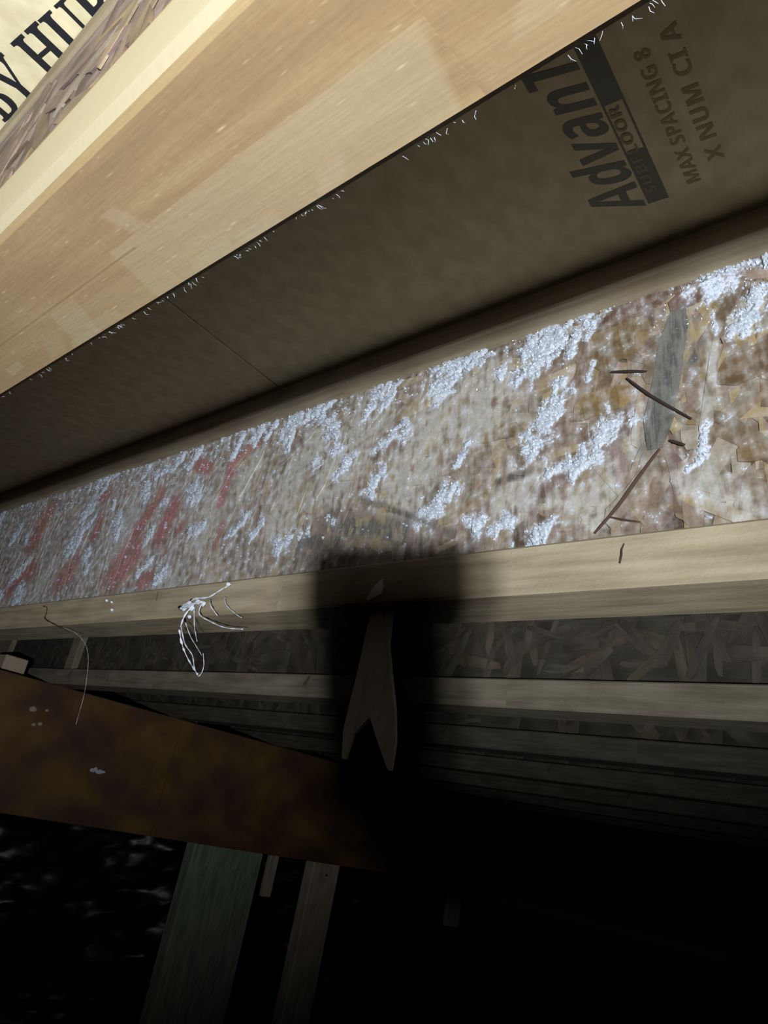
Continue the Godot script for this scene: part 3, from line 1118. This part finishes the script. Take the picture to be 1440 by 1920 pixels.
func build_small_things() -> void:
	# the split splinter that hangs from the mouldy joist's flange
	var t := thing("hanging_splinter", "pale forked wood splinter hanging below the mouldy joist in the dark shadow", "splinter", Vector3(-0.478, EYE + FB, -0.462))
	var st := surf()
	var left := [[-0.008, -0.001, 0.008, -0.001], [-0.009, -0.03, 0.015, -0.03], [-0.010, -0.06, 0.020, -0.058], [-0.012, -0.085, 0.016, -0.092], [-0.013, -0.105, 0.0, -0.108], [-0.008, -0.128, -0.003, -0.128]]
	var right := [[0.010, -0.001, 0.0165, -0.001], [0.012, -0.03, 0.020, -0.03], [0.014, -0.06, 0.030, -0.056], [0.014, -0.09, 0.042, -0.085], [0.030, -0.112, 0.049, -0.110], [0.046, -0.132, 0.050, -0.132]]
	for half in [left, right]:
		st = surf()
		for i in half.size() - 1:
			var a: Array = half[i]
			var b: Array = half[i + 1]
			var za: float = 0.0025 - 0.0003 * i
			var zb: float = 0.0025 - 0.0003 * (i + 1)
			var p := [Vector3(a[0], a[1], za), Vector3(b[0], b[1], zb), Vector3(b[2], b[3], zb), Vector3(a[2], a[3], za)]
			var q := [Vector3(a[0], a[1], -za), Vector3(b[0], b[1], -zb), Vector3(b[2], b[3], -zb), Vector3(a[2], a[3], -za)]
			var uv := []
			for v in p:
				uv.append(Vector2(v.y * 5.0, v.x * 12.0))
			quad(st, p[0], p[1], p[2], p[3], uv[0], uv[1], uv[2], uv[3])
			quad(st, q[3], q[2], q[1], q[0], uv[3], uv[2], uv[1], uv[0])
			quad(st, q[0], q[1], p[1], p[0], uv[0], uv[1], uv[1], uv[0])
			quad(st, p[3], p[2], q[2], q[3], uv[3], uv[2], uv[2], uv[3])
		obj("prong", st, M.splinter, t)
	t = thing("wood_chip", "small pale wood chip on the mouldy joist's flange just above the forked splinter", "wood chip", Vector3(-0.466, EYE + 0.1765, -0.4415))
	st = surf()
	var o := [Vector2(0.006, 0.020), Vector2(-0.003, 0.012), Vector2(-0.008, 0.003), Vector2(-0.006, 0.0), Vector2(0.009, 0.006), Vector2(0.009, 0.013)]
	for i in o.size():
		var a: Vector2 = o[i]
		var b: Vector2 = o[(i + 1) % o.size()]
		tri(st, Vector3(0, 0.008, 0.0028), Vector3(a.x, a.y, 0.0015), Vector3(b.x, b.y, 0.0015))
		quad(st, Vector3(a.x, a.y, 0.0015), Vector3(a.x, a.y, 0.0), Vector3(b.x, b.y, 0.0), Vector3(b.x, b.y, 0.0015))
	obj("chip_body", st, M.splinter, t)
	# dark needles of wood on the mouldy web
	var zw := -0.4716 + 0.0048 + 0.004
	for s in [
		["short dark splinter lying level beneath the tan strand right of the web's centre", [[-0.271, 0.367], [-0.256, 0.363], [-0.241, 0.3585]], 0.0012, "twig"],
		["dark slanting splinter crossing the grey strand on the mouldy web", [[-0.257, 0.357], [-0.235, 0.334], [-0.204, 0.307]], 0.0013, "twig"],
		["tiny dark splinter below the slanting one, at the top of the long stick", [[-0.219, 0.2925], [-0.208, 0.2865]], 0.0013, "twig"],
		["long brown stick leaning at the foot of the mouldy web", [[-0.226, 0.287], [-0.240, 0.268], [-0.255, 0.246], [-0.272, 0.226]], 0.0014, "twig_pale"],
		["short thin twig branching from the foot of the long brown stick", [[-0.262, 0.238], [-0.250, 0.234], [-0.237, 0.2305]], 0.0009, "twig_pale"]]:
		var c: Vector3 = Vector3(s[1][0][0], s[1][0][1], zw)
		t = thing("wood_splinter", s[0], "splinter", c + Vector3(0, EYE, 0), "splinters on the mouldy web")
		var pts := []
		for q in s[1]:
			pts.append(Vector3(q[0], q[1], zw) - c)
		pts = curve(pts, 3)
		var rad := []
		for i in pts.size():
			rad.append(s[2] * (0.45 + 0.6 * sin(PI * clampf((i + 0.5) / pts.size(), 0.05, 0.95))))
		st = surf()
		tube(st, pts, rad, 6)
		obj("splinter_body", st, M[s[3]], t)
	t = thing("wood_splinter", "tiny dark twig upright on the flange below the long brown stick", "splinter", Vector3(-0.238, EYE + 0.191, -0.4410), "splinters on the mouldy web")
	st = surf()
	tube(st, [Vector3(-0.0005, 0, 0), Vector3(0.0005, 0.006, 0.0005), Vector3(0, 0.010, 0), Vector3(0.002, 0.014, 0.0005)], [0.0006, 0.0008, 0.0007, 0.0003], 5)
	obj("splinter_body", st, M.twig, t)
	cobwebs()


func wisp(t: Node3D, called: String, m: Material, pts: Array, r: float, beads := false) -> void:
	var st := surf(false)
	var p := curve(pts, 5)
	var rad := []
	for i in p.size():
		var s := r * (0.75 + 0.35 * sin(i * 2.1 + r * 9000.0)) * (1.0 - 0.5 * i / p.size())
		if beads and i % 4 > 1:
			s *= 0.4
		rad.append(s)
	tube(st, p, rad, 5)
	obj(called, st, m, t)


func cobwebs() -> void:
	var at := Vector3(-0.735, EYE + 0.178, -0.4410)
	var t := thing("cobweb_tuft", "white ragged cobweb tuft hanging off the mouldy joist's lower edge, left of centre", "cobweb", at)
	var w := func(a: Array) -> Array:
		var out := []
		for q in a:
			out.append(Vector3(q[0] - at.x, q[1] + EYE - at.y, q[2] - at.z))
		return out
	for s in [
		[[[-0.769, 0.185, -0.438], [-0.745, 0.192, -0.436], [-0.720, 0.193, -0.437], [-0.700, 0.201, -0.438], [-0.688, 0.207, -0.440]], 0.0017],
		[[[-0.770, 0.182, -0.437], [-0.750, 0.184, -0.434], [-0.728, 0.188, -0.436]], 0.0022],
		[[[-0.745, 0.186, -0.437], [-0.752, 0.172, -0.434], [-0.757, 0.160, -0.436]], 0.0019],
		[[[-0.728, 0.186, -0.436], [-0.720, 0.172, -0.432], [-0.700, 0.164, -0.436], [-0.676, 0.158, -0.440], [-0.650, 0.157, -0.444]], 0.0011],
		[[[-0.690, 0.192, -0.438], [-0.680, 0.182, -0.436], [-0.664, 0.173, -0.438], [-0.652, 0.168, -0.440]], 0.0008],
		[[[-0.715, 0.190, -0.437], [-0.700, 0.180, -0.430], [-0.690, 0.170, -0.436]], 0.0009],
		[[[-0.740, 0.180, -0.436], [-0.735, 0.160, -0.440], [-0.728, 0.145, -0.444]], 0.0007],
		[[[-0.756, 0.160, -0.436], [-0.745, 0.142, -0.440], [-0.730, 0.130, -0.444], [-0.722, 0.117, -0.446], [-0.709, 0.108, -0.446], [-0.705, 0.118, -0.446], [-0.710, 0.132, -0.444]], 0.0009],
		[[[-0.750, 0.165, -0.436], [-0.738, 0.150, -0.440], [-0.722, 0.138, -0.442], [-0.712, 0.130, -0.444]], 0.0007]]:
		wisp(t, "strand", M.cobweb, w.call(s[0]), s[1])
	wisp(t, "beaded_strand", M.white, w.call([[-0.758, 0.157, -0.436], [-0.752, 0.143, -0.440], [-0.742, 0.131, -0.443], [-0.728, 0.119, -0.446], [-0.712, 0.110, -0.446]]), 0.0019, true)
	var st := surf(false)
	for s in [[-0.765, 0.184, 0.006], [-0.757, 0.187, 0.005], [-0.748, 0.182, 0.004], [-0.740, 0.189, 0.004], [-0.728, 0.186, 0.004], [-0.690, 0.206, 0.003], [-0.748, 0.172, 0.0025]]:
		st = surf(false)
		lump(st, Vector3(s[0] - at.x, s[1] + EYE - at.y, 0.0030), Vector3(s[2], s[2] * 0.8, 0.0025), int(s[0] * -1000.0))
		obj("clump", st, M.cobweb, t)
	st = surf()
	lump(st, Vector3(-0.771 - at.x, 0.183 + EYE - at.y, 0.005), Vector3(0.002, 0.002, 0.002), 5)
	obj("dark_speck", st, M.black, t)
	st = surf()
	lump(st, Vector3(-0.752 - at.x, 0.191 + EYE - at.y, 0.005), Vector3(0.0013, 0.0013, 0.0013), 6)
	obj("dark_speck", st, M.black, t)
	# a long sagging thread further left
	at = Vector3(-0.94, EYE + 0.182, -0.4412)
	t = thing("cobweb_thread", "thin sagging cobweb thread hanging from the mouldy flange, far left of the tuft", "cobweb", at)
	wisp(t, "strand", M.twig_pale, w.call([[-0.968, 0.202, -0.4412], [-0.952, 0.199, -0.4410], [-0.944, 0.190, -0.4405], [-0.936, 0.180, -0.438], [-0.900, 0.171, -0.438], [-0.860, 0.162, -0.440], [-0.824, 0.153, -0.444]]), 0.0011)
	wisp(t, "strand", M.cobweb, w.call([[-0.870, 0.166, -0.440], [-0.830, 0.158, -0.442], [-0.800, 0.146, -0.445], [-0.784, 0.134, -0.447], [-0.770, 0.115, -0.448], [-0.758, 0.080, -0.450], [-0.752, 0.040, -0.450]]), 0.0003)
	st = surf(false)
	for s in [[-0.966, 0.203, 0.0018], [-0.942, 0.189, 0.002], [-0.950, 0.200, 0.0014]]:
		st = surf(false)
		lump(st, Vector3(s[0] - at.x, s[1] + EYE - at.y, 0.0015), Vector3(s[2], s[2], 0.002), 8)
		obj("clump", st, M.cobweb, t)
	# a wisp on the dark third joist
	at = Vector3(-0.485, EYE + 0.279, -0.8645)
	t = thing("cobweb_thread", "short bluish-white cobweb wisp on the dark third joist's web, right of centre", "cobweb", at)
	wisp(t, "strand", M.white, w.call([[-0.470, 0.303, -0.863], [-0.481, 0.296, -0.8605], [-0.490, 0.280, -0.860], [-0.486, 0.266, -0.861], [-0.482, 0.252, -0.863]]), 0.0024)


# ---------------------------------------------------------------- what stands behind the viewer

func build_stands() -> void:
	var eye := Vector3(0, EYE, 0)
	# phone with an arm added in place of hand and forearm, for their shadow
	var st := surf()
	var t := thing("phone_on_added_arm", "unseen dark phone on an added arm standing in for a forearm, to shadow the joists", "shadow caster", Vector3(0.5, 0.0, 0.25))
	var cam := func(r: float, u: float, b: float) -> Vector3: return eye + CB * Vector3(r, u, b) - t.position
	var outline := []
	for c in [[0.043 - 0.010, 0.012 - 0.010, 0], [-0.033 + 0.010, 0.012 - 0.010, 1], [-0.033 + 0.010, -0.140, 2], [0.043 - 0.010, -0.140, 3]]:
		for k in 5:
			var a: float = PI / 2 * c[2] + PI / 8 * k
			outline.append(Vector2(c[0] + 0.010 * cos(a), c[1] + 0.010 * sin(a)))
	for i in outline.size():
		var p: Vector2 = outline[i]
		var q: Vector2 = outline[(i + 1) % outline.size()]
		quad(st, cam.call(p.x, p.y, 0.012), cam.call(p.x, p.y, 0.004), cam.call(q.x, q.y, 0.004), cam.call(q.x, q.y, 0.012))
		tri(st, cam.call(0, -0.07, 0.012), cam.call(p.x, p.y, 0.012), cam.call(q.x, q.y, 0.012))
		tri(st, cam.call(0, -0.07, 0.004), cam.call(q.x, q.y, 0.004), cam.call(p.x, p.y, 0.004))
	obj("phone_body", st, M.black, t)
	st = surf(false)
	tube(st, [cam.call(-0.006, -0.135, 0.03), cam.call(0.03, -0.160, 0.035), cam.call(0.12, -0.185, 0.04), cam.call(0.24, -0.225, 0.05), cam.call(0.36, -0.27, 0.06)], [0.02, 0.036, 0.038, 0.038, 0.04], 14)
	obj("forearm_standin", st, M.black, t)
	var tip: Vector3 = cam.call(0.36, -0.27, 0.06)
	st = surf(false)
	tube(st, [tip, Vector3(tip.x, 0.02, tip.z)], [0.016, 0.016], 12)
	obj("added_pole", st, M.steel, t)
	st = surf(false)
	tube(st, [Vector3(tip.x, 0.0, tip.z), Vector3(tip.x, 0.012, tip.z), Vector3(tip.x, 0.022, tip.z)], [0.13, 0.13, 0.10], 24)
	obj("added_base", st, M.steel, t)
	# the headlamp with its two LEDs, set on an added pole
	var a := lamp_spot(0)
	var b := lamp_spot(1)
	var mid := (a + b) * 0.5
	t = thing("headlamp_on_added_pole", "unseen twin LED headlamp set on an added pole, lighting the joists from behind the viewer", "work light", Vector3(mid.x + 0.03, 0.0, mid.z + 0.015))
	var back := -lamp_aim()
	st = surf(false)
	tube(st, [mid + back * 0.006 - t.position, mid + back * 0.012 - t.position, mid + back * 0.05 - t.position, mid + back * 0.06 - t.position], [0.036, 0.04, 0.038, 0.024], 20)
	obj("light_body", st, M.black, t)
	for p in [a, b]:
		st = surf(false)
		tube(st, [p + back * 0.006 - t.position, p - t.position], [0.006, 0.005], 14)
		obj("led_lamp", st, M.lens, t)
	st = surf(false)
	var foot := mid + back * 0.04 - t.position
	tube(st, [foot + Vector3(0, -0.03, 0), Vector3(foot.x, 0.02, foot.z)], [0.012, 0.012], 12)
	obj("added_pole", st, M.steel, t)
	st = surf(false)
	tube(st, [Vector3(foot.x, 0.0, foot.z), Vector3(foot.x, 0.012, foot.z), Vector3(foot.x, 0.022, foot.z)], [0.12, 0.12, 0.09], 24)
	obj("added_base", st, M.steel, t)
